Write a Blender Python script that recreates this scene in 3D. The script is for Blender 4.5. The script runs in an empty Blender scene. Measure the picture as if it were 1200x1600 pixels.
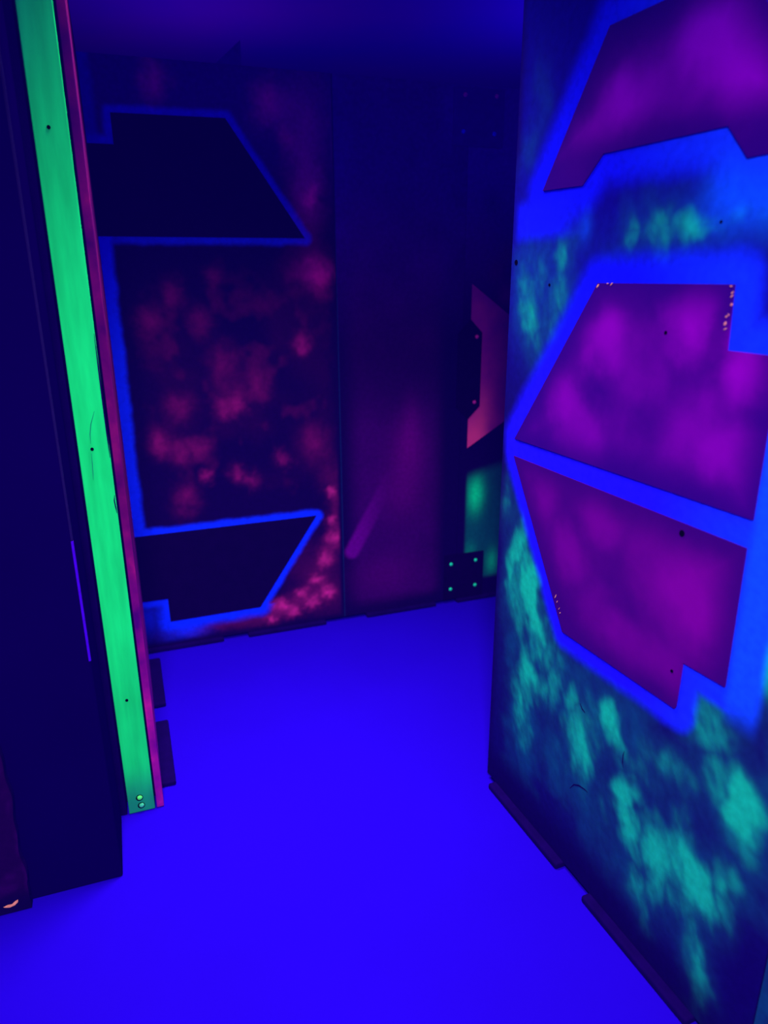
import bpy, bmesh, math, random
import numpy as np
from mathutils import Vector, Matrix
random.seed(4)
C = bpy.context.scene.collection
SC = bpy.context.scene

# ------------------------------------------------------------------ materials
HAZE = (0.0012, 0.0, 0.046)          # violet veil haze put into every material as even emission

def new_mat(name):
    m = bpy.data.materials.new(name); m.use_nodes = True
    nt = m.node_tree; b = nt.nodes['Principled BSDF']
    b.inputs['Roughness'].default_value = .85
    b.inputs['Specular IOR Level'].default_value = .02
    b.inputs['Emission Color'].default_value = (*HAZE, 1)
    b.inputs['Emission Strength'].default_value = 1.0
    return m, nt, b

def fine_noise(nt, src, dst, lo, hi, scale, detail=4, stretch=None):
    tc = nt.nodes.new('ShaderNodeTexCoord'); n = nt.nodes.new('ShaderNodeTexNoise')
    n.inputs['Scale'].default_value = scale; n.inputs['Detail'].default_value = detail
    if stretch:
        mp = nt.nodes.new('ShaderNodeMapping'); mp.inputs['Scale'].default_value = stretch
        nt.links.new(tc.outputs['Object'], mp.inputs[0]); nt.links.new(mp.outputs[0], n.inputs['Vector'])
    else:
        nt.links.new(tc.outputs['Object'], n.inputs['Vector'])
    r = nt.nodes.new('ShaderNodeMapRange')
    r.inputs['From Min'].default_value = .3; r.inputs['From Max'].default_value = .7
    r.inputs['To Min'].default_value = lo; r.inputs['To Max'].default_value = hi
    nt.links.new(n.outputs['Fac'], r.inputs['Value'])
    mx = nt.nodes.new('ShaderNodeVectorMath'); mx.operation = 'SCALE'
    if isinstance(src, tuple): mx.inputs[0].default_value = src
    else: nt.links.new(src, mx.inputs[0])
    nt.links.new(r.outputs[0], mx.inputs['Scale'])
    nt.links.new(mx.outputs[0], dst)

def plain(name, col, lo=.9, hi=1.1, scale=40, haze=1.0, stretch=None, rough=.85):
    m, nt, b = new_mat(name)
    fine_noise(nt, tuple(col), b.inputs['Base Color'], lo, hi, scale, stretch=stretch)
    b.inputs['Emission Strength'].default_value = haze
    b.inputs['Roughness'].default_value = rough
    return m

def painted(name):
    m, nt, b = new_mat(name)
    a = nt.nodes.new('ShaderNodeAttribute'); a.attribute_name = 'paint'
    fine_noise(nt, a.outputs['Color'], b.inputs['Base Color'], .86, 1.14, 55, 6)
    return m

def mix_noise(name, cols, scale, lo=.35, hi=.65, stretch=None, haze=1.0):
    m, nt, b = new_mat(name)
    tc = nt.nodes.new('ShaderNodeTexCoord'); n = nt.nodes.new('ShaderNodeTexNoise')
    n.inputs['Scale'].default_value = scale; n.inputs['Detail'].default_value = 5
    mp = nt.nodes.new('ShaderNodeMapping')
    if stretch: mp.inputs['Scale'].default_value = stretch
    nt.links.new(tc.outputs['Object'], mp.inputs[0]); nt.links.new(mp.outputs[0], n.inputs['Vector'])
    r = nt.nodes.new('ShaderNodeValToRGB'); e = r.color_ramp.elements
    e[0].position = lo; e[0].color = (*cols[0], 1); e[1].position = hi; e[1].color = (*cols[-1], 1)
    for i, c in enumerate(cols[1:-1]):
        k = e.new(lo + (hi - lo) * (i + 1) / (len(cols) - 1)); k.color = (*c, 1)
    nt.links.new(n.outputs['Fac'], r.inputs[0]); nt.links.new(r.outputs[0], b.inputs['Base Color'])
    b.inputs['Emission Strength'].default_value = haze
    return m

# ------------------------------------------------------------------ value noise for the sprayed paint
def vnoise(U, Z, s, seed):
    rng = np.random.RandomState(seed); g = rng.rand(64, 64)
    x = (U * s) % 63; y = (Z * s) % 63
    i = np.floor(x).astype(int); j = np.floor(y).astype(int); fx = x - i; fy = y - j
    fx = fx * fx * (3 - 2 * fx); fy = fy * fy * (3 - 2 * fy)
    return (g[i, j] * (1-fx) * (1-fy) + g[i+1, j] * fx * (1-fy) + g[i, j+1] * (1-fx) * fy + g[i+1, j+1] * fx * fy)
def fbm(U, Z, s, seed):
    return .5 * vnoise(U, Z, s, seed) + .3 * vnoise(U, Z, s * 2.1, seed + 1) + .2 * vnoise(U, Z, s * 4.3, seed + 2)
def sstep(a, b, x):
    t = np.clip((x - a) / (b - a), 0, 1); return t * t * (3 - 2 * t)
def blob(U, Z, u, z, ru, rz=None, ang=0):
    rz = rz or ru; c, s = math.cos(ang), math.sin(ang)
    a = (U - u) * c + (Z - z) * s; b = -(U - u) * s + (Z - z) * c
    return np.exp(-(a / ru) ** 2 - (b / rz) ** 2)
def seg_dist(U, Z, p, q):
    dx, dz = q[0]-p[0], q[1]-p[1]; L = dx*dx + dz*dz
    t = np.clip(((U-p[0])*dx + (Z-p[1])*dz) / L, 0, 1)
    return np.hypot(U-p[0]-t*dx, Z-p[1]-t*dz)
def poly_dist(U, Z, poly):                       # distance outside a polygon, 0 inside
    d = np.full(U.shape, 9.); inside = np.zeros(U.shape, bool)
    for p, q in zip(poly, poly[1:] + poly[:1]):
        d = np.minimum(d, seg_dist(U, Z, p, q))
        if p[1] != q[1]:
            cr = ((p[1] > Z) != (q[1] > Z)) & (U < (q[0]-p[0]) * (Z-p[1]) / (q[1]-p[1]) + p[0])
            inside ^= cr
    return np.where(inside, 0, d)
def over(base, col, a):
    a = np.clip(a, 0, 1)[..., None]; return base * (1 - a) + np.array(col) * a

# ------------------------------------------------------------------ mesh helpers
def link(name, me, m, parent=None):
    o = bpy.data.objects.new(name, me); C.objects.link(o)
    if m: me.materials.append(m)
    if parent: o.parent = parent
    return o
def from_bm(name, bm, m, parent=None, smooth=False):
    me = bpy.data.meshes.new(name); bmesh.ops.recalc_face_normals(bm, faces=bm.faces); bm.to_mesh(me); bm.free()
    if smooth:
        for p in me.polygons: p.use_smooth = True
    return link(name, me, m, parent)
def box_bm(x0, x1, y0, y1, z0, z1, bev=0, bm=None):
    b = bmesh.new()
    bmesh.ops.create_cube(b, size=1)
    for v in b.verts:
        v.co = Vector(((x0+x1)/2 + v.co.x*(x1-x0), (y0+y1)/2 + v.co.y*(y1-y0), (z0+z1)/2 + v.co.z*(z1-z0)))
    if bev: bmesh.ops.bevel(b, geom=list(b.edges), offset=bev, segments=3, profile=.5, affect='EDGES')
    return b
def prism_bm(pts, y0, y1):                       # polygon in x-z, extruded along y (y0 is the front)
    b = bmesh.new()
    f = [b.verts.new((x, y0, z)) for x, z in pts]; k = [b.verts.new((x, y1, z)) for x, z in pts]
    b.faces.new(f); b.faces.new(k[::-1])
    n = len(pts)
    for i in range(n): b.faces.new((f[i], k[i], k[(i+1) % n], f[(i+1) % n]))
    return b
def dome_bm(r, h, seg=20):                       # bolt head facing -y, base at y=0
    b = bmesh.new(); rings = []
    prof = [(r*1.0, 0), (r*1.0, h*.35), (r*.86, h*.7), (r*.55, h*.93)]
    for rr, y in prof:
        rings.append([b.verts.new((rr*math.cos(2*math.pi*i/seg), -y, rr*math.sin(2*math.pi*i/seg))) for i in range(seg)])
    for a, c in zip(rings, rings[1:]):
        for i in range(seg): b.faces.new((a[i], a[(i+1) % seg], c[(i+1) % seg], c[i]))
    t = b.verts.new((0, -h, 0))
    for i in range(seg): b.faces.new((rings[-1][i], rings[-1][(i+1) % seg], t))
    b.faces.new(rings[0][::-1])
    return b
def board(name, x0, x1, y1, z0, z1, step, fn, m, parent):
    """plywood board: a fine front grid at y=0 carrying the spray paint, with back and edges"""
    nx = max(2, int((x1-x0)/step)); nz = max(2, int((z1-z0)/step))
    xs = np.linspace(x0, x1, nx+1); zs = np.linspace(z0, z1, nz+1)
    Zg, Xg = np.meshgrid(zs, xs, indexing='ij')
    N = (nx+1)*(nz+1)
    V = np.stack([Xg.ravel(), np.zeros(N), Zg.ravel()], 1)
    i = np.arange(nx)[None, :] + (np.arange(nz)*(nx+1))[:, None]
    F = np.stack([i, i+1, i+nx+2, i+nx+1], -1).reshape(-1, 4)
    ring = list(range(0, nx)) + [nx + j*(nx+1) for j in range(nz)] + [N-1-k for k in range(nx)] + [(nz-j)*(nx+1) for j in range(nz)]
    back = V[ring].copy(); back[:, 1] = y1
    V = np.vstack([V, back]); R = len(ring)
    quads = F.tolist() + [[ring[(k+1) % R], ring[k], N+k, N+(k+1) % R] for k in range(R)] + [[N+k for k in range(R)][::-1]]
    me = bpy.data.meshes.new(name); me.from_pydata(V.tolist(), [], quads); me.update()
    at = me.color_attributes.new('paint', 'FLOAT_COLOR', 'POINT')
    col = fn(V[:, 0], V[:, 2])
    edge = np.zeros(len(V), bool); edge[N:] = True
    col[edge] = col[edge] * .3 + np.array((.004, 0, .05)) * .7
    at.data.foreach_set('color', np.hstack([col, np.ones((len(V), 1))]).astype(np.float32).ravel())
    return link(name, me, m, parent)
def thing(name, label, cat, loc=(0, 0, 0), ang=0, group=None):
    o = bpy.data.objects.new(name, None); C.objects.link(o); o.empty_display_size = .1
    o.location = loc; o.rotation_euler = (0, 0, math.radians(ang)); o['label'] = label; o['category'] = cat; o['kind'] = 'thing'
    if group: o['group'] = group
    return o
def struct(name, bm, m):
    o = from_bm(name, bm, m); o['kind'] = 'structure'; return o

# ------------------------------------------------------------------ shared materials
M_board = painted('sprayed_board_paint')
M_dark = plain('matte_navy_paint', (.004, .0005, .035), .8, 1.2, 12)
M_darkshape = plain('dark_stencil_paint', (.003, .0, .016), .85, 1.15, 20)
M_plate = plain('black_plate', (.003, 0, .018), .8, 1.2, 30, .92)
M_foot = plain('black_foot_rubber', (.004, 0, .04), .8, 1.2, 25)
M_green = None
DK = (.004, .0, .030)

# ------------------------------------------------------------------ the room
M_floor = plain('blue_glowing_floor', (.0105, .0, .44), .95, 1.05, 1.6, .6)
struct('floor', box_bm(-3.2, 3.2, -2.4, 6.6, -.1, 0), M_floor)
M_ceil = mix_noise('dim_violet_ceiling', [(.03, .0, .50), (.10, .0, .46)], .7, .35, .7)
struct('ceiling', box_bm(-3.2, 3.2, -2.4, 6.6, 2.9, 3.0), M_ceil)
M_wall = mix_noise('dim_blue_wall', [(.010, .0, .10), (.020, .0, .13)], .8)
struct('wall_back', box_bm(-3.2, 3.2, 6.5, 6.6, 0, 2.9), M_wall)
struct('wall_front', box_bm(-3.2, 3.2, -2.5, -2.4, 0, 2.9), M_wall)
struct('wall_left', box_bm(-3.3, -3.2, -2.4, 6.5, 0, 2.9), M_wall)
struct('wall_right', box_bm(3.2, 3.3, -2.4, 6.5, 0, 2.9), M_wall)

H = 2.25
def feet(root, spans, y0, y1):
    for a, b in spans:
        from_bm('foot', box_bm(a, b, y0, y1, 0, .02, .006), M_foot, root)

# ------------------------------------------------------------------ back row: origin and direction
AO = (-.197, 3.065, 0); AA = 19.65
AUP = [(-.90, 1.675), (-.114, 1.675), (-.392, 2.078), (-.783, 2.074), (-.783, 1.975), (-.90, 1.975)]
ALO = [(-.90, .528), (-.108, .531), (-.378, .134), (-.765, .130), (-.766, .237), (-.90, .239)]
def paint_A(U, Z):
    c = np.tile(np.array(DK), (len(U), 1)); c = over(c, (.06, .0, .28), .55 * sstep(1.6, 2.2, Z))  # board top lifted to violet-blue, veil haze put into the colour
    n = fbm(U, Z, 9, 3); n2 = fbm(U, Z, 4, 8); n3 = fbm(U, Z, 14, 21)
    U0, Z0 = U, Z
    U = U0 + (fbm(U0, Z0, 22, 301) - .5) * .05; Z = Z0 + (fbm(U0, Z0, 20, 311) - .5) * .06
    # red mist in the middle of the board
    mid = sstep(-.80, -.66, U) * (1 - sstep(-.06, .0, U)) * sstep(.60, .75, Z) * (1 - sstep(1.40, 1.60, Z))
    c = over(c, (.085, .002, .045), mid * sstep(.35, .85, n2) * .15)
    c = over(c, (.20, .004, .085), mid * sstep(.52, .80, n) * .2)
    for u, z, r, a in [(-.472, 1.533, .03, .6), (-.631, 1.472, .04, .5), (-.732, 1.381, .045, .6), (-.544, 1.377, .045, .5), (-.146, 1.266, .035, 1),
                       (-.42, 1.048, .035, .9), (-.473, 1.025, .035, .8), (-.732, .915, .04, .8), (-.663, .857, .04, .8), (-.586, .876, .035, .8),
                       (-.558, .753, .022, 1.1), (-.236, .791, .03, 1), (-.44, .755, .03, .8), (-.376, .721, .03, .7), (-.46, 1.203, .06, .5),
                       (-.647, 1.037, .05, .5), (-.655, .667, .05, .6), (-.338, 1.12, .05, .5), (-.10, .86, .07, .35), (-.05, .70, .05, .3)]:
        c = over(c, (.26, .005, .11), a * (.35 + 1.2 * n3) * .68 * blob(U, Z, u, z, r * .9, r * 1.1))
    # red along the lower right slope and foot
    low = blob(U, Z, -.02, .55, .035, .16) + .9 * blob(U, Z, -.10, .22, .09, .16, .5) + .8 * blob(U, Z, -.27, .11, .12, .05, .35) + .9 * blob(U, Z, -.5, .075, .2, .03)
    c = over(c, (.075, .002, .05), low)
    for u, z, r, a in [(-.03, .628, .018, .9), (-.026, .417, .03, 1), (-.068, .33, .03, .8), (-.116, .225, .026, 1), (-.275, .125, .03, 1),
                       (-.144, .121, .024, 1.1), (-.073, .158, .027, 1), (-.226, .087, .027, 1), (-.33, .063, .02, .9), (-.19, .165, .024, .9), (-.03, .50, .018, .9)]:
        c = over(c, (.62, .016, .22), a * .80 * (.5 + n3) * blob(U, Z, u, z, r * 1.1))
    # upper right red cloud
    up = blob(U, Z, -.10, 1.93, .06, .2) + .9 * blob(U, Z, -.20, 2.13, .08, .06, .6) + .6 * blob(U, Z, -.06, 2.08, .06, .12) + .5 * blob(U, Z, -.08, 1.55, .08, .05)
    c = over(c, (.75, .008, .34), up * (.25 + 1.0 * n2) * .7)
    for u, z, r, a in [(-.633, 2.19, .04, .7), (-.085, 1.83, .025, 1), (-.16, 2.03, .03, .5), (-.24, 2.14, .04, .6), (-.05, 1.54, .04, .4)]:
        c = over(c, (1.0, .012, .30), a * .9 * blob(U, Z, u, z, r, r * 1.4))
    U, Z = U0, Z0
    # blue sprayed outline of both stencils and the stripe down the left side
    wob = (fbm(U, Z, 18, 40) - .5) * .012
    for poly, w, q in ((AUP, .018, .58), (ALO, .020, 1)):
        d = poly_dist(U, Z, poly) + wob
        c = over(c, (.002, .022, 1.0), q * (1 - sstep(w * .8, w * (2.0 if q < 1 else np.where(Z < .14, 3.2, 2.0)), d)))
    d = np.abs(U + .86) + wob
    c = over(c, (.002, .022, 1.0), (1 - sstep(.020, .045, d)) * sstep(.5, .55, Z) * (1 - sstep(1.66, 1.70, Z)))
    c = over(c, (.003, .008, .5), (1 - sstep(.012, .04, d)) * sstep(1.95, 2.0, Z) * .6)
    c = over(c, (.002, .022, 1.0), np.maximum(np.maximum(.95 * blob(U, Z, -.76, .16, .07, .10), .5 * blob(U, Z, -.86, .16, .08, .09)), .8 * blob(U, Z, -.70, .09, .08, .05)))
    # dark masking at edges
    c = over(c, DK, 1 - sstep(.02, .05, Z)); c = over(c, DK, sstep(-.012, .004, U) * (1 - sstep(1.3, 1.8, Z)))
    return c
pA = thing('maze_panel', 'dark back partition with two black trapezoids outlined blue and red speckles', 'partition panel', AO, AA)
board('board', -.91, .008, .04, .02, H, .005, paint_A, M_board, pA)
from_bm('stencil_shape', prism_bm(AUP, -.002, 0), M_darkshape, pA)['label'] = 'black upper trapezoid with notched left corner'
from_bm('stencil_shape', prism_bm(ALO, -.002, 0), M_darkshape, pA)['label'] = 'black lower trapezoid with notched left corner'
feet(pA, [(-.905, -.549), (-.441, -.081)], -.018, .06)
from_bm('top_bracket', prism_bm([(-.43, 2.235), (-.32, 2.235), (-.32, 2.33)], .004, .035), plain('dusky_bracket', (.04, .0, .22)), pA)

def paint_B(U, Z):
    c = np.tile(np.array(DK), (len(U), 1)); n = fbm(U, Z, 7, 51)
    m = sstep(.015, .12, U) * (1 - sstep(.42, .52, U))
    c = over(c, (.035, .0, .075), m * sstep(.04, .12, Z) * (1 - sstep(.85, 1.25, Z)) * (.6 + .6 * n))
    c = over(c, (.075, .0, .34), sstep(1.2, 2.0, Z) * (.4 + .6 * n)); c = over(c, (.05, .0, .08), m * sstep(1.0, 1.3, Z) * (.3 + .7 * n) * .4)  # bluish veil haze over the upper board is painted in first
    c = over(c, (.12, .0, .14), .8 * blob(U, Z, .33, .80, .075, .13) + .45 * blob(U, Z, .30, .60, .10, .12) + .3 * blob(U, Z, .2, .2, .14, .1) + .35 * blob(U, Z, .34, .92, .04, .10))
    d = seg_dist(U, Z, (.055, .34), (.24, .66))
    c = over(c, (.16, .0, .24), (1 - sstep(.022, .046, d)) * (1 - sstep(.04, .26, U)) * .7 * sstep(.004, .012, U))
    c = over(c, (.004, .02, .12), (1 - sstep(.011, .014, U)) * .8)
    return c
pB = thing('maze_panel', 'dark narrow middle partition with faint purple haze and a diagonal purple streak', 'partition panel', AO, AA)
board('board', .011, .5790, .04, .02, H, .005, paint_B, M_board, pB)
feet(pB, [(.116, .471)], -.018, .06)

EMB = [(.618, .774), (.80, .884), (.85, .914), (.85, 1.33), (.796, 1.37), (.618, 1.497), (.618, 1.349), (.674, 1.292), (.674, .965), (.618, .909)]
def paint_C(U, Z):
    c = np.tile(np.array(DK), (len(U), 1)); n = fbm(U, Z, 10, 71)
    c = over(c, (.065, .0, .30), sstep(1.3, 2.0, Z)); c = over(c, (.04, .0, .13), sstep(.42, .5, Z) * 0)  # upper board coloured lighter to carry the same veil haze
    g = sstep(.614, .632, U) * sstep(.10, .13, Z + .0 * U) * (1 - sstep(.60, .67, Z - (U - .62) * .25)) * (1 - sstep(.9, 1.1, U))
    c = over(c, (.0, .085, .085), g * (.65 + .5 * n))
    c = over(c, (.0, .85, .26), 1.0 * blob(U, Z, .672, .545, .04, .08) * g + .6 * blob(U, Z, .775, .19, .03, .06) * g + .15 * blob(U, Z, .65, .25, .03, .05) * g)
    for u, z, a, col in [(.79, 1.62, .5, (.12, .03, .12)), (.70, 1.82, .5, (.004, .05, .12)), (.74, 1.55, .4, (.09, .0, .08)), (.80, 1.45, .7, (.16, .0, .14)), (.69, 2.0, .5, (.004, .08, .2))]:
        c = over(c, col, a * blob(U, Z, u, z, .04, .05 if z < 1.9 else .012))
    return c
pC = thing('maze_panel', 'dark partition with crimson bracket-shaped emblem and green patch, partly behind the large right panel', 'partition panel', AO, AA)
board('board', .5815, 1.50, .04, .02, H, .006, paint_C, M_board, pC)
feet(pC, [(.582, .935), (1.04, 1.40)], -.018, .06)

def purple(name, spots, base, hi, scale=5.0, edges=()):
    """cloudy sprayed paint: soft warped spots over a base, thinning towards the stencil's straight edges"""
    m, nt, b = new_mat(name); N = nt.nodes; L = nt.links
    def node(kind, **kw):
        n = N.new(kind)
        for k, v in kw.items(): setattr(n, k, v)
        return n
    tc = node('ShaderNodeTexCoord')
    nz = node('ShaderNodeTexNoise'); nz.inputs['Scale'].default_value = scale * 1.2; nz.inputs['Detail'].default_value = 7; nz.inputs['Roughness'].default_value = .5
    L.new(tc.outputs['Object'], nz.inputs['Vector'])
    wz = node('ShaderNodeTexNoise'); wz.inputs['Scale'].default_value = scale * 1.8; wz.inputs['Detail'].default_value = 4
    L.new(tc.outputs['Object'], wz.inputs['Vector'])
    w1 = node('ShaderNodeVectorMath', operation='SUBTRACT'); L.new(wz.outputs['Color'], w1.inputs[0]); w1.inputs[1].default_value = (.5, .5, .5)
    w2 = node('ShaderNodeVectorMath', operation='MULTIPLY'); L.new(w1.outputs[0], w2.inputs[0]); w2.inputs[1].default_value = (.13, 0, .13)
    w3 = node('ShaderNodeVectorMath', operation='ADD'); L.new(w2.outputs[0], w3.inputs[0]); L.new(tc.outputs['Object'], w3.inputs[1])
    r0 = node('ShaderNodeMapRange'); L.new(nz.outputs['Fac'], r0.inputs['Value'])
    for k, v in (('From Min', .3), ('From Max', .75), ('To Min', 0), ('To Max', .28)): r0.inputs[k].default_value = v
    acc = r0.outputs[0]
    for u, z, r, a in spots:
        d = node('ShaderNodeVectorMath', operation='DISTANCE'); d.inputs[1].default_value = (u, 0, z); L.new(w3.outputs[0], d.inputs[0])
        mr = node('ShaderNodeMapRange', interpolation_type='SMOOTHERSTEP'); L.new(d.outputs['Value'], mr.inputs['Value'])
        for k, v in (('From Min', 0), ('From Max', r * 1.2), ('To Min', a), ('To Max', 0)): mr.inputs[k].default_value = v
        ad = node('ShaderNodeMath', operation='ADD'); L.new(acc, ad.inputs[0]); L.new(mr.outputs[0], ad.inputs[1]); acc = ad.outputs[0]
    if edges:
        cu = sum(p[0] for p, q in edges) / len(edges); cz = sum(p[1] for p, q in edges) / len(edges); mn = None
        for p, q in edges:
            nx, nz_ = -(q[1] - p[1]), q[0] - p[0]; ln = math.hypot(nx, nz_); nx /= ln; nz_ /= ln
            k = nx * p[0] + nz_ * p[1]
            if nx * cu + nz_ * cz < k: nx, nz_, k = -nx, -nz_, -k
            dt = node('ShaderNodeVectorMath', operation='DOT_PRODUCT'); dt.inputs[1].default_value = (nx, 0, nz_); L.new(tc.outputs['Object'], dt.inputs[0])
            sb = node('ShaderNodeMath', operation='SUBTRACT'); L.new(dt.outputs['Value'], sb.inputs[0]); sb.inputs[1].default_value = k
            if mn is None: mn = sb.outputs[0]
            else:
                mi = node('ShaderNodeMath', operation='MINIMUM'); L.new(mn, mi.inputs[0]); L.new(sb.outputs[0], mi.inputs[1]); mn = mi.outputs[0]
        me_ = node('ShaderNodeMapRange', interpolation_type='SMOOTHSTEP'); L.new(mn, me_.inputs['Value'])
        for k, v in (('From Min', -.01), ('From Max', .085), ('To Min', .12), ('To Max', 1.15)): me_.inputs[k].default_value = v
        mu = node('ShaderNodeMath', operation='MULTIPLY'); L.new(acc, mu.inputs[0]); L.new(me_.outputs[0], mu.inputs[1]); acc = mu.outputs[0]
    mx = node('ShaderNodeMix', data_type='RGBA', clamp_factor=True)
    L.new(acc, mx.inputs['Factor']); mx.inputs['A'].default_value = (*base, 1); mx.inputs['B'].default_value = (*hi, 1)
    L.new(mx.outputs['Result'], b.inputs['Base Color'])
    return m
M_red = purple('crimson_emblem_paint', [(.63, .80, .14, .75), (.68, .93, .10, .35), (.66, 1.05, .12, .15)], (.16, .001, .19), (.95, .05, .22))
from_bm('emblem_shape', prism_bm(EMB, -.002, 0), M_red, pC)['label'] = 'crimson angular emblem with a chamfered notch'
def bolt_mat(name, col): return plain(name, col, .85, 1.15, 200, .5)
MB_g = bolt_mat('green_bolt_paint', (.012, .80, .42)); MB_c = bolt_mat('teal_bolt_paint', (.03, .75, .95))
MB_r = bolt_mat('dull_red_bolt_paint', (.75, .0, .45)); MB_p = bolt_mat('pink_bolt_paint', (.60, .02, .32))
M_plate_top = plain('hazed_plate', (.045, 0, .22), .9, 1.1, 30)  # black plate recoloured lighter to sit in the painted haze
def plate(label, pts, bolts, mat=None):
    t = thing('joint_plate', label, 'joint plate', AO, AA, None)
    from_bm('plate', prism_bm(pts, -.006, -.0005), mat or M_plate, t)
    for u, z, m in bolts:
        b = from_bm('bolt', dome_bm(.0085, .006), m, t, True); b.location = (u, -.006, z)
plate('square black joint plate near the floor with four green bolts', [(.515, .022), (.723, .022), (.723, .254), (.515, .254)],
      [(.549, .207, MB_g), (.680, .211, MB_g), (.549, .076, MB_g), (.681, .079, MB_g)])
plate('six-sided black joint plate set into the crimson emblem with two pink bolts', [(.614, .910), (.672, .966), (.672, 1.290), (.614, 1.347), (.556, 1.290), (.556, .966)],
      [(.646, 1.275, MB_p), (.644, .986, MB_p)])
plate('black joint plate at the panel tops with two teal bolts below two dull red ones', [(.51, 2.03), (.735, 2.03), (.735, 2.24), (.51, 2.24)],
      [(.559, 2.213, MB_r), (.698, 2.216, MB_r), (.554, 2.082, MB_c), (.693, 2.080, MB_c)], M_plate_top)

# ------------------------------------------------------------------ the large right panel
DO = (.328, 1.950, 0); DA = -67.5
DMID = [(.350, 1.524), (.712, 1.526), (.716, 1.416), (.822, 1.416), (.822, 1.137), (.816, 1.137), (.060, 1.126)]
DLOW = [(.061, 1.079), (.818, 1.083), (.820, .804), (.715, .800), (.713, .697), (.710, .690), (.325, .681)]
DTOP = [(.124, 1.726), (.272, 1.723), (.334, 1.777), (.653, 1.777), (.702, 1.723), (.85, 1.726), (.652, 2.008), (.322, 2.006)]
def paint_D(U, Z):
    c = np.tile(np.array((.004, .002, .085)), (len(U), 1))
    n = fbm(U, Z, 7, 91); n2 = fbm(U * 1.0 + .3 * Z, Z * .6, 16, 97); n3 = fbm(U + .45 * Z, Z * .45, 30, 105)
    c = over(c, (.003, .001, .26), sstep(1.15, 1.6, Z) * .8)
    teal = np.zeros(len(U)); U0, Z0 = U, Z
    U = U + (fbm(U0, Z0, 11, 201) - .5) * .07; Z = Z + (fbm(U0, Z0, 9, 211) - .5) * .10
    for u, z, ru, rz, a, ang in [
        (.511, 1.645, .04, .035, .75, 0), (.601, 1.63, .05, .03, .7, 0), (.43, 1.63, .022, .035, .7, 0), (.55, 1.60, .10, .04, .4, 0), (.70, 1.655, .03, .03, .5, 0),
        (.217, 1.574, .03, .05, .6, 0), (.103, 1.554, .05, .06, .55, 0), (.20, 1.483, .05, .07, .6, 0), (.09, 1.464, .04, .06, .6, 0), (.14, 1.40, .05, .05, .35, 0),
        (.10, 1.925, .03, .06, .18, 0), (.05, 1.82, .03, .04, .28, 0), (.80, 1.63, .07, .04, .4, 0),
        (.03, .947, .03, .05, .35, 0), (.10, .83, .03, .12, .55, -.25), (.176, .72, .035, .10, .8, .35), (.16, .80, .03, .06, .5, 0), (.217, .623, .03, .05, .6, 0), (.12, .70, .05, .12, .45, 0),
        (.166, .352, .04, .09, .5, .2), (.18, .47, .04, .07, .7, 0), (.233, .475, .04, .05, .65, 0), (.30, .52, .03, .09, .35, 0), (.26, .60, .03, .06, .4, 0),
        (.37, .534, .03, .05, .4, 0), (.42, .46, .05, .07, .45, 0), (.527, .556, .03, .035, .75, 0), (.562, .53, .025, .05, .6, .2), (.429, .40, .04, .09, .65, .1), (.41, .33, .03, .05, .4, 0),
        (.905, .585, .035, .05, 1, .3), (.86, .61, .05, .05, .45, 0), (.93, .52, .03, .04, .35, 0),
        (.628, .325, .03, .045, .75, .2), (.60, .37, .03, .04, .8, 0), (.70, .33, .04, .05, .65, .2), (.796, .375, .025, .05, 1, .3), (.83, .34, .03, .05, .85, .4), (.76, .40, .03, .05, .7, 0), (.897, .40, .035, .05, .6, 0), (.90, .33, .025, .04, .5, .3),
        (.86, .11, .03, .08, .6, .25), (.83, .17, .025, .07, .45, .2), (.89, .06, .03, .06, .35, .2), (.72, .27, .03, .06, .5, 0),
        (.662, .17, .035, .06, .4, 0), (.694, .12, .025, .05, .35, 0), (.80, .71, .045, .045, .5, 0), (.84, .64, .035, .04, .3, 0), (.90, .90, .03, .07, .7, 0), (.95, 1.0, .03, .06, .4, 0),
        (.35, .32, .05, .05, .25, 0), (.50, .30, .08, .08, .25, 0), (.60, .48, .08, .06, .3, 0), (.70, .55, .08, .05, .35, 0), (.55, .20, .05, .06, .2, 0), (.78, .26, .05, .05, .4, 0)]:
        teal = np.maximum(teal, a * blob(U, Z, u, z, ru * 1.35, rz * 1.35, ang)) + .15 * a * blob(U, Z, u, z, ru * 1.9, rz * 1.9, ang)
    U, Z = U0, Z0
    teal = teal * (.45 + .95 * n2) * (.6 + .8 * n3) * np.where(Z > 1.2, .80 - .22 * (U < .3), 1.0)
    below = (1 - sstep(1.0, 1.2, Z)) * sstep(.03, .10, U)
    c = over(c, (.002, .045, .15), below * sstep(.05, .2, Z) * sstep(.42, .72, n) * .5 * (.4 + 1.0 * n3))
    t = np.clip(teal, 0, 1.2); c = over(c, (.001, .095, .165), 1 - np.exp(-1.25 * t)); c = over(c, (.004, .46, .27), .90 * sstep(.20, .92, t))
    # blue outlines
    wob = (fbm(U, Z, 15, 130) - .5) * .010
    for poly, w0, w1 in ((DMID, .022, .078), (DLOW, .024, .062), (DTOP, .024, .086)):
        d = poly_dist(U, Z, poly) + wob
        a = 1 - sstep(w0, w1, d)
        hc = np.stack([.010 - .007 * sstep(1.2, 1.6, Z), .004 + 0 * Z, .95 + 0 * Z], 1); c = c * (1 - a[:, None]) + hc * a[:, None]; c = over(c, (.004, .030, 1.0), a * sstep(.55, .9, U + .5 * np.maximum(0, Z - 1.3)))
    c = over(c, (.004, .006, .9), (1 - sstep(.02, .06, np.abs(Z - 1.665 + (U - .1) * -.02))) * sstep(.0, .04, U) * (1 - sstep(.18, .30, U)) * .9)
    c = over(c, (.002, .085, 1.0), .75 * blob(U, Z, .75, 1.66, .10, .05) + .5 * blob(U, Z, .66, 1.68, .05, .06) + .4 * blob(U, Z, .29, 1.64, .02, .03))
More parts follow.
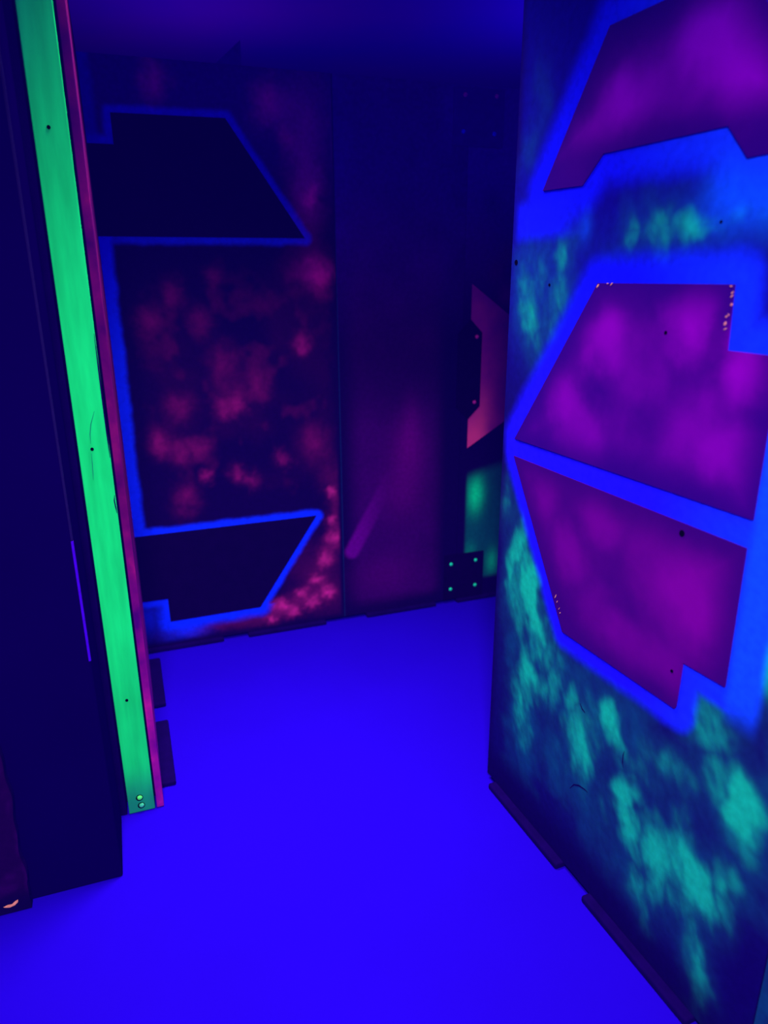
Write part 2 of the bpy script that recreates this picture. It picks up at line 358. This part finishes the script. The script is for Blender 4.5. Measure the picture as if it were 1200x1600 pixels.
    c = over(c, (.004, .06, 1.0), (1 - sstep(.02, .05, np.abs(U - .86))) * sstep(.72, .8, Z) * (1 - sstep(1.5, 1.58, Z)))
    # shade of a rounded left edge put into the colour; bottom painted dark
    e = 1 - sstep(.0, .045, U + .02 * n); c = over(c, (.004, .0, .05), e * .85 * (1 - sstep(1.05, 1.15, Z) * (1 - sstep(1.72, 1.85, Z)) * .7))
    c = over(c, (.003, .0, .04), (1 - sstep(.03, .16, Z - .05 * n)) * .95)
    c = over(c, (.004, .0, .07), blob(U, Z, .97, .2, .06, .2))
    return c
pD = thing('maze_panel', 'large right partition with three purple angular shapes outlined in bright blue over teal spray', 'partition panel', DO, DA)
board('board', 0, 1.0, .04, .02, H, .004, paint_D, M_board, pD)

PB, PH = (.024, .0, .15), (.27, .0, .42)
M_pm = purple('purple_middle_shape_paint', [(.629, 1.469, .09, .75), (.385, 1.41, .10, .5), (.758, 1.385, .08, .75), (.254, 1.266, .10, .35), (.687, 1.26, .12, .35), (.325, 1.188, .12, .35), (.512, 1.35, .12, .2), (.766, 1.23, .1, .3)], PB, PH, 5, [(DMID[0], DMID[1]), ((.822, 1.3), (.822, 1.137)), (DMID[5], DMID[6]), (DMID[6], DMID[0])])
M_pl = purple('purple_lower_shape_paint', [(.20, 1.02, .10, .4), (.427, 1.02, .10, .5), (.591, 1.0, .12, .4), (.74, .98, .12, .5), (.326, .885, .10, .45), (.68, .90, .12, .5), (.793, .90, .1, .3), (.553, .755, .11, .5), (.671, .754, .09, .4), (.45, .78, .1, .3)], (.034, .0, .125), (.18, .0, .25), 5, [(DLOW[0], DLOW[1]), (DLOW[1], DLOW[2]), (DLOW[5], DLOW[6]), (DLOW[6], DLOW[0])])
M_pt = purple('purple_top_shape_paint', [(.42, 1.89, .10, .4), (.654, 1.912, .12, .6), (.72, 1.83, .11, .6), (.354, 1.844, .10, .45), (.555, 1.85, .12, .35), (.26, 1.78, .09, .4), (.573, 1.95, .11, .4)], PB, (.31, .0, .50), 5, [(DTOP[3], DTOP[2]), (DTOP[5], DTOP[6]), (DTOP[6], DTOP[7]), (DTOP[7], DTOP[0])])
s1 = from_bm('stencil_shape', prism_bm(DTOP, -.003, 0), M_pt, pD); s1['label'] = 'purple top shape with notched underside'
s2 = from_bm('stencil_shape', prism_bm(DMID, -.003, 0), M_pm, pD); s2['label'] = 'purple middle shape with notched upper right corner'
s3 = from_bm('stencil_shape', prism_bm(DLOW, -.003, 0), M_pl, pD); s3['label'] = 'purple lower shape with notched lower right corner'
feet(pD, [(.045, .405), (.515, .875)], -.024, .06)
# paint chips along the stencil edges: bare orange wood
M_chip = mix_noise('bare_orange_wood', [(.55, .10, .22), (.95, .32, .25)], 90, haze=.3)
def chip(parent, u, z, w, h, ang, y=-.0045):
    pts = []
    for k in range(7):
        t = 2 * math.pi * k / 7; rr = random.uniform(.6, 1.1)
        a, b = w * rr * math.cos(t), h * rr * math.sin(t)
        pts.append((u + a * math.cos(ang) - b * math.sin(ang), z + a * math.sin(ang) + b * math.cos(ang)))
    from_bm('paint_chip', prism_bm([(u + (a - u) * .65, z + (b - z) * .75) for a, b in pts], y, y + .0016), M_chip, parent)
for u, z, w, h, ang in [(.352, 1.518, .009, .003, .9), (.396, 1.522, .008, .002, .7), (.384, 1.5235, .005, .0012, 0), (.706, 1.523, .004, .0016, 0), (.711, 1.513, .005, .0018, .6), (.711, 1.507, .005, .0018, .6),
                        (.7125, 1.493, .004, .0045, 0), (.705, 1.473, .004, .0025, .6), (.709, 1.476, .002, .003, .3), (.704, 1.461, .0055, .0045, .5), (.706, 1.452, .006, .0018, .5)]:
    chip(s2, u, z, w, h, ang)
for u, z, w, h, ang in [(.288, .764, .0014, .008, -.4), (.296, .752, .0012, .005, -.4), (.306, .737, .0012, .006, -.5), (.3115, .728, .0012, .004, -.5)]:
    chip(s3, u, z, w, h, ang)
M_hole = plain('dark_hole', (.001, 0, .006), .9, 1.1, 50, .35)
def disc_bm(r, y0=-.0012, y1=0, seg=14, sx=1, sz=1):
    return prism_bm([(r * sx * math.cos(2*math.pi*k/seg), r * sz * math.sin(2*math.pi*k/seg)) for k in range(seg)], y0, y1)
for u, z, r, y, par in [(.566, 1.436, .0035, -.003, s2), (.670, 1.062, .0065, -.003, s3), (.691, .768, .0035, -.003, s3), (.022, 1.570, .0065, 0, pD), (.171, 1.518, .0035, 0, pD), (.663, 1.628, .0026, 0, pD)]:
    o = from_bm('screw_hole', disc_bm(r), M_hole, par); o.location = (u, y, z)
# scratches scuffed into the lower spray
def scratch(par, pts, w, m, y=0):
    b = bmesh.new(); prev = None
    for i, (u, z) in enumerate(pts):
        q = pts[min(i+1, len(pts)-1)]; p = pts[max(i-1, 0)]
        dx, dz = q[0]-p[0], q[1]-p[1]; L = math.hypot(dx, dz); nx, nz = -dz/L, dx/L
        ww = w * math.sin(math.pi * (i + .35) / (len(pts) - .3))
        cur = (b.verts.new((u+nx*ww, y-.0008, z+nz*ww)), b.verts.new((u-nx*ww, y-.0008, z-nz*ww)))
        if prev: b.faces.new((prev[0], prev[1], cur[1], cur[0]))
        prev = cur
    return from_bm('scratch', b, m, par)
scratch(pD, [(.405, .262), (.42, .285), (.44, .297), (.462, .302), (.475, .302)], .0022, M_dark)
scratch(pD, [(.583, .500), (.580, .485), (.581, .465), (.586, .455)], .0016, M_dark)
scratch(pD, [(.415, .525), (.425, .515), (.437, .512)], .0022, M_dark)

# neighbouring panel whose edge shows at the lower right corner
def paint_E(U, Z):
    c = np.tile(np.array((.004, .004, .08)), (len(U), 1)); n = fbm(U, Z, 6, 151)
    return over(c, (.002, .06, .15), sstep(.35, .6, n) * .7)
pE = thing('maze_panel', 'teal-tinted panel edge just showing in the lower right corner beside the large panel', 'partition panel', DO, DA)
board('board', 1.004, 1.62, .04, .02, H, .012, paint_E, M_board, pE)
feet(pE, [(1.01, 1.345)], -.024, .06)

# ------------------------------------------------------------------ the partition seen end-on at the left
FO = (-.771, 1.788, 0); FA = 19.65; FL = .99
pF = thing('maze_panel', 'partition seen end-on with bright green end stud and pink board edge', 'partition panel', FO, FA)
m, nt, b = new_mat('green_fluorescent_paint')
fine_noise(nt, (.007, .74, .165), b.inputs['Base Color'], .80, 1.15, 6, 6, (5, 5, .7))
b.inputs['Emission Strength'].default_value = .4; M_green = m
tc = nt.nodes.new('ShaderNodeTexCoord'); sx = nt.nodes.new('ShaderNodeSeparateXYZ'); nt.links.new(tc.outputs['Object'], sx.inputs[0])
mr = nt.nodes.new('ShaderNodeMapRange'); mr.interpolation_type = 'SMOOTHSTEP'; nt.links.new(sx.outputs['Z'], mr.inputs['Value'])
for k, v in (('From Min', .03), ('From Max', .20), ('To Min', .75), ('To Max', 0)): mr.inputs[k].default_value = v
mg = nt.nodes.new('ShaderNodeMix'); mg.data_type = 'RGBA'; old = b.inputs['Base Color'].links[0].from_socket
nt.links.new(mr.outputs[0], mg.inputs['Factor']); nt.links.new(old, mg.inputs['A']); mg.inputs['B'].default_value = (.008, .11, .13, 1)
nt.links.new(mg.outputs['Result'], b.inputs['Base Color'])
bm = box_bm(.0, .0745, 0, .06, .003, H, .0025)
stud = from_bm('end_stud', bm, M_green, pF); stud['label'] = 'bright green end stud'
M_pink = mix_noise('pink_red_overspray', [(.04, .0, .08), (.15, .002, .10), (.42, .008, .13)], 9, .32, .78, (1, 1, .8))
nt = M_pink.node_tree; b = nt.nodes['Principled BSDF']; old = b.inputs['Base Color'].links[0].from_socket
tc = nt.nodes.new('ShaderNodeTexCoord'); sx = nt.nodes.new('ShaderNodeSeparateXYZ'); nt.links.new(tc.outputs['Object'], sx.inputs[0])
mr = nt.nodes.new('ShaderNodeMapRange'); nt.links.new(sx.outputs['Z'], mr.inputs['Value'])
for k, v in (('From Min', .2), ('From Max', .95), ('To Min', 2.5), ('To Max', .85)): mr.inputs[k].default_value = v
vs = nt.nodes.new('ShaderNodeVectorMath'); vs.operation = 'SCALE'; nt.links.new(old, vs.inputs[0]); nt.links.new(mr.outputs[0], vs.inputs['Scale'])
nt.links.new(vs.outputs[0], b.inputs['Base Color'])
sk = from_bm('skin_board', box_bm(.080, .1005, .002, FL, .003, H, .002), M_pink, pF); sk['label'] = 'right skin board with pink-red edge'
sk = from_bm('skin_board', box_bm(-.032, -.006, .004, FL, .0, H, .002), M_dark, pF); sk['label'] = 'left skin board with dark edge'
from_bm('core', box_bm(-.006, .080, .06, FL, .003, H - .005), M_dark, pF)
for z, u in ((1.858, .033), (1.126, .033), (.391, .035)):
    o = from_bm('screw_hole', disc_bm(.0042, -.0015), M_hole, pF); o.location = (u, 0, z)
MB_f = plain('pale_green_bolt_paint', (.10, .95, .16), .85, 1.15, 150, .5)
MB_f2 = plain('mint_bolt_paint', (.06, .62, .30), .7, 1.15, 150, .5)
for (u, z, mm) in ((.034, .054, MB_f), (.0365, .026, MB_f2)):
    w = from_bm('washer', disc_bm(.0105, -.0012), M_hole, pF); w.location = (u, 0, z)
    o = from_bm('bolt', dome_bm(.0074, .004), mm, w, True); o.location = (.001, -.0012, .001)
scratch(pF, [(.050, 1.222), (.038, 1.19), (.033, 1.165), (.0315, 1.14)], .0012, plain('worn_green', (.006, .22, .10)))
scratch(pF, [(.030, 1.115), (.029, 1.09), (.0275, 1.065), (.026, 1.045)], .0010, plain('worn_green', (.006, .22, .10)))
scratch(pF, [(.0725, 1.41), (.0725, 1.33), (.0728, 1.24), (.0728, 1.15), (.0728, 1.10)], .0022, M_dark)
scratch(pF, [(.0725, 1.00), (.0700, .985), (.0715, .965), (.0728, .95)], .0018, M_dark)
for a, b_ in ((.09, .447), (.557, .918)):
    from_bm('foot', box_bm(.085, .144, a, b_, 0, .018, .006), M_foot, pF)

# ------------------------------------------------------------------ dark column and panel nearest the camera at the left
GO = (-.711, 1.553, 0)
pG = thing('square_column', 'dark navy square column left of the green stud', 'column', GO, 19.65)
M_navy = plain('smooth_navy_paint', (.002, .0, .030), .9, 1.1, 3)
for mm in (M_navy, M_dark): mm.node_tree.nodes['Principled BSDF'].inputs['Specular IOR Level'].default_value = 0
from_bm('body', box_bm(-.62, 0, .0, .225, .0, H, .006), M_navy, pG)
from_bm('edge_trim', box_bm(-.0045, .001, -.002, .006, .66, .969, .001), plain('violet_edge_paint', (.05, .0, .55)), pG)['label'] = 'thin violet strip on the corner'
from_bm('edge_highlight', box_bm(-.004, .001, -.0015, .004, .97, H, .001), plain('edge_highlight_paint', (.008, .003, .045)), pG)  # lighter strip standing in for the highlight on the column's bevel
HO = (-.91, 1.451, 0)
pH = thing('scuffed_panel', 'scuffed dark panel at the far left with an orange chip near its foot', 'partition panel', HO, 19.65)
def paint_H(U, Z):
    c = np.tile(np.array((.010, .0, .022)), (len(U), 1)); n = fbm(U, Z, 12, 171)
    c = over(c, (.030, .0, .06), sstep(.5, .7, n) * .6)
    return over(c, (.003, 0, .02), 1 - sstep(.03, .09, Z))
bd = board('board', -.40, .0, .024, .004, H, .01, paint_H, M_board, pH)
# worn, wavy right edge
for v in bd.data.vertices:
    if v.co.x > -.03:
        z = v.co.z; v.co.x += (.003 * math.sin(z * 23) + .002 * math.sin(z * 57 + 1)) * (1 if z > .09 else 0)
o = from_bm('paint_chip', prism_bm([(-.062, .028), (-.052, .031), (-.043, .030), (-.034, .037), (-.027, .040), (-.028, .033), (-.036, .026), (-.048, .023), (-.056, .025)], -.0015, 0), plain('salmon_bare_wood', (.95, .28, .20), .8, 1.2, 120, .3), pH)
o['label'] = 'orange bare chip'

# ------------------------------------------------------------------ light
def area(name, loc, target, size, power, spread=180, col=(1, 1, 1)):
    l = bpy.data.lights.new(name, 'AREA'); l.energy = power; l.size = size; l.shape = 'DISK'; l.color = col
    l.spread = math.radians(spread)
    o = bpy.data.objects.new(name, l); C.objects.link(o); o.location = loc
    o.rotation_euler = (Vector(target) - Vector(loc)).to_track_quat('-Z', 'Y').to_euler()
    return o
area('black_light_over_passage', (-.3, 1.95, 2.75), (-.25, 1.98, 0), .5, 21, 80)
sl = bpy.data.lights.new('black_light_spot', 'SPOT'); sl.energy = 505; sl.spot_size = math.radians(100); sl.spot_blend = 1.0; sl.shadow_soft_size = .15
so = bpy.data.objects.new('black_light_spot', sl); C.objects.link(so); so.location = (.0, -.5, 2.7)
so.rotation_euler = Vector((-.02, math.cos(math.radians(61.3)), -math.sin(math.radians(61.3)))).to_track_quat('-Z', 'Y').to_euler()

area('ceiling_fill', (1.3, 4.4, 1.9), (1.2, 4.6, 3), .4, 10, 170, (.10, 0, 1))  # added up-light hidden behind the panels, brightens the ceiling
area('violet_ceiling_fill', (-1.0, 4.4, 1.9), (-1.0, 4.6, 3), .4, 3.6, 170, (.5, 0, 1))  # weaker added fill, tints the left of the ceiling violet
area('upper_panel_fill', (.3, .2, 2.8), (.0, 3.0, 2.2), .5, 10, 150, (.12, 0, 1))  # added blue fill, lifts the tops of the back panels
w = bpy.data.worlds.new('world'); SC.world = w; w.use_nodes = True
w.node_tree.nodes['Background'].inputs[0].default_value = (.004, 0, .08, 1)
w.node_tree.nodes['Background'].inputs[1].default_value = .3

# ------------------------------------------------------------------ camera
cd = bpy.data.cameras.new('camera'); cam = bpy.data.objects.new('camera', cd); C.objects.link(cam)
cd.sensor_fit = 'HORIZONTAL'; cd.sensor_width = 36; cd.lens = 36 * 1133.6 / 1200
th, ro = math.radians(18.34), math.radians(-.313)
fw = Vector((0, math.cos(th), -math.sin(th))); rt = Vector((1, 0, 0)); up = rt.cross(fw)
r2 = rt * math.cos(ro) + up * math.sin(ro); u2 = -rt * math.sin(ro) + up * math.cos(ro)
R = Matrix((r2, u2, -fw)).transposed().to_4x4()
cam.matrix_world = Matrix.Translation((0, 0, 1.55)) @ R
cd.clip_start = .02
cd.dof.use_dof = True; cd.dof.focus_distance = 1.95; cd.dof.aperture_fstop = 2.8
SC.camera = cam
SC.view_settings.view_transform = 'Standard'; SC.view_settings.look = 'None'
SC.view_settings.exposure = 0; SC.view_settings.gamma = 1
SC.cycles.use_denoising = True
SC.cycles.max_bounces = 8; SC.cycles.diffuse_bounces = 5
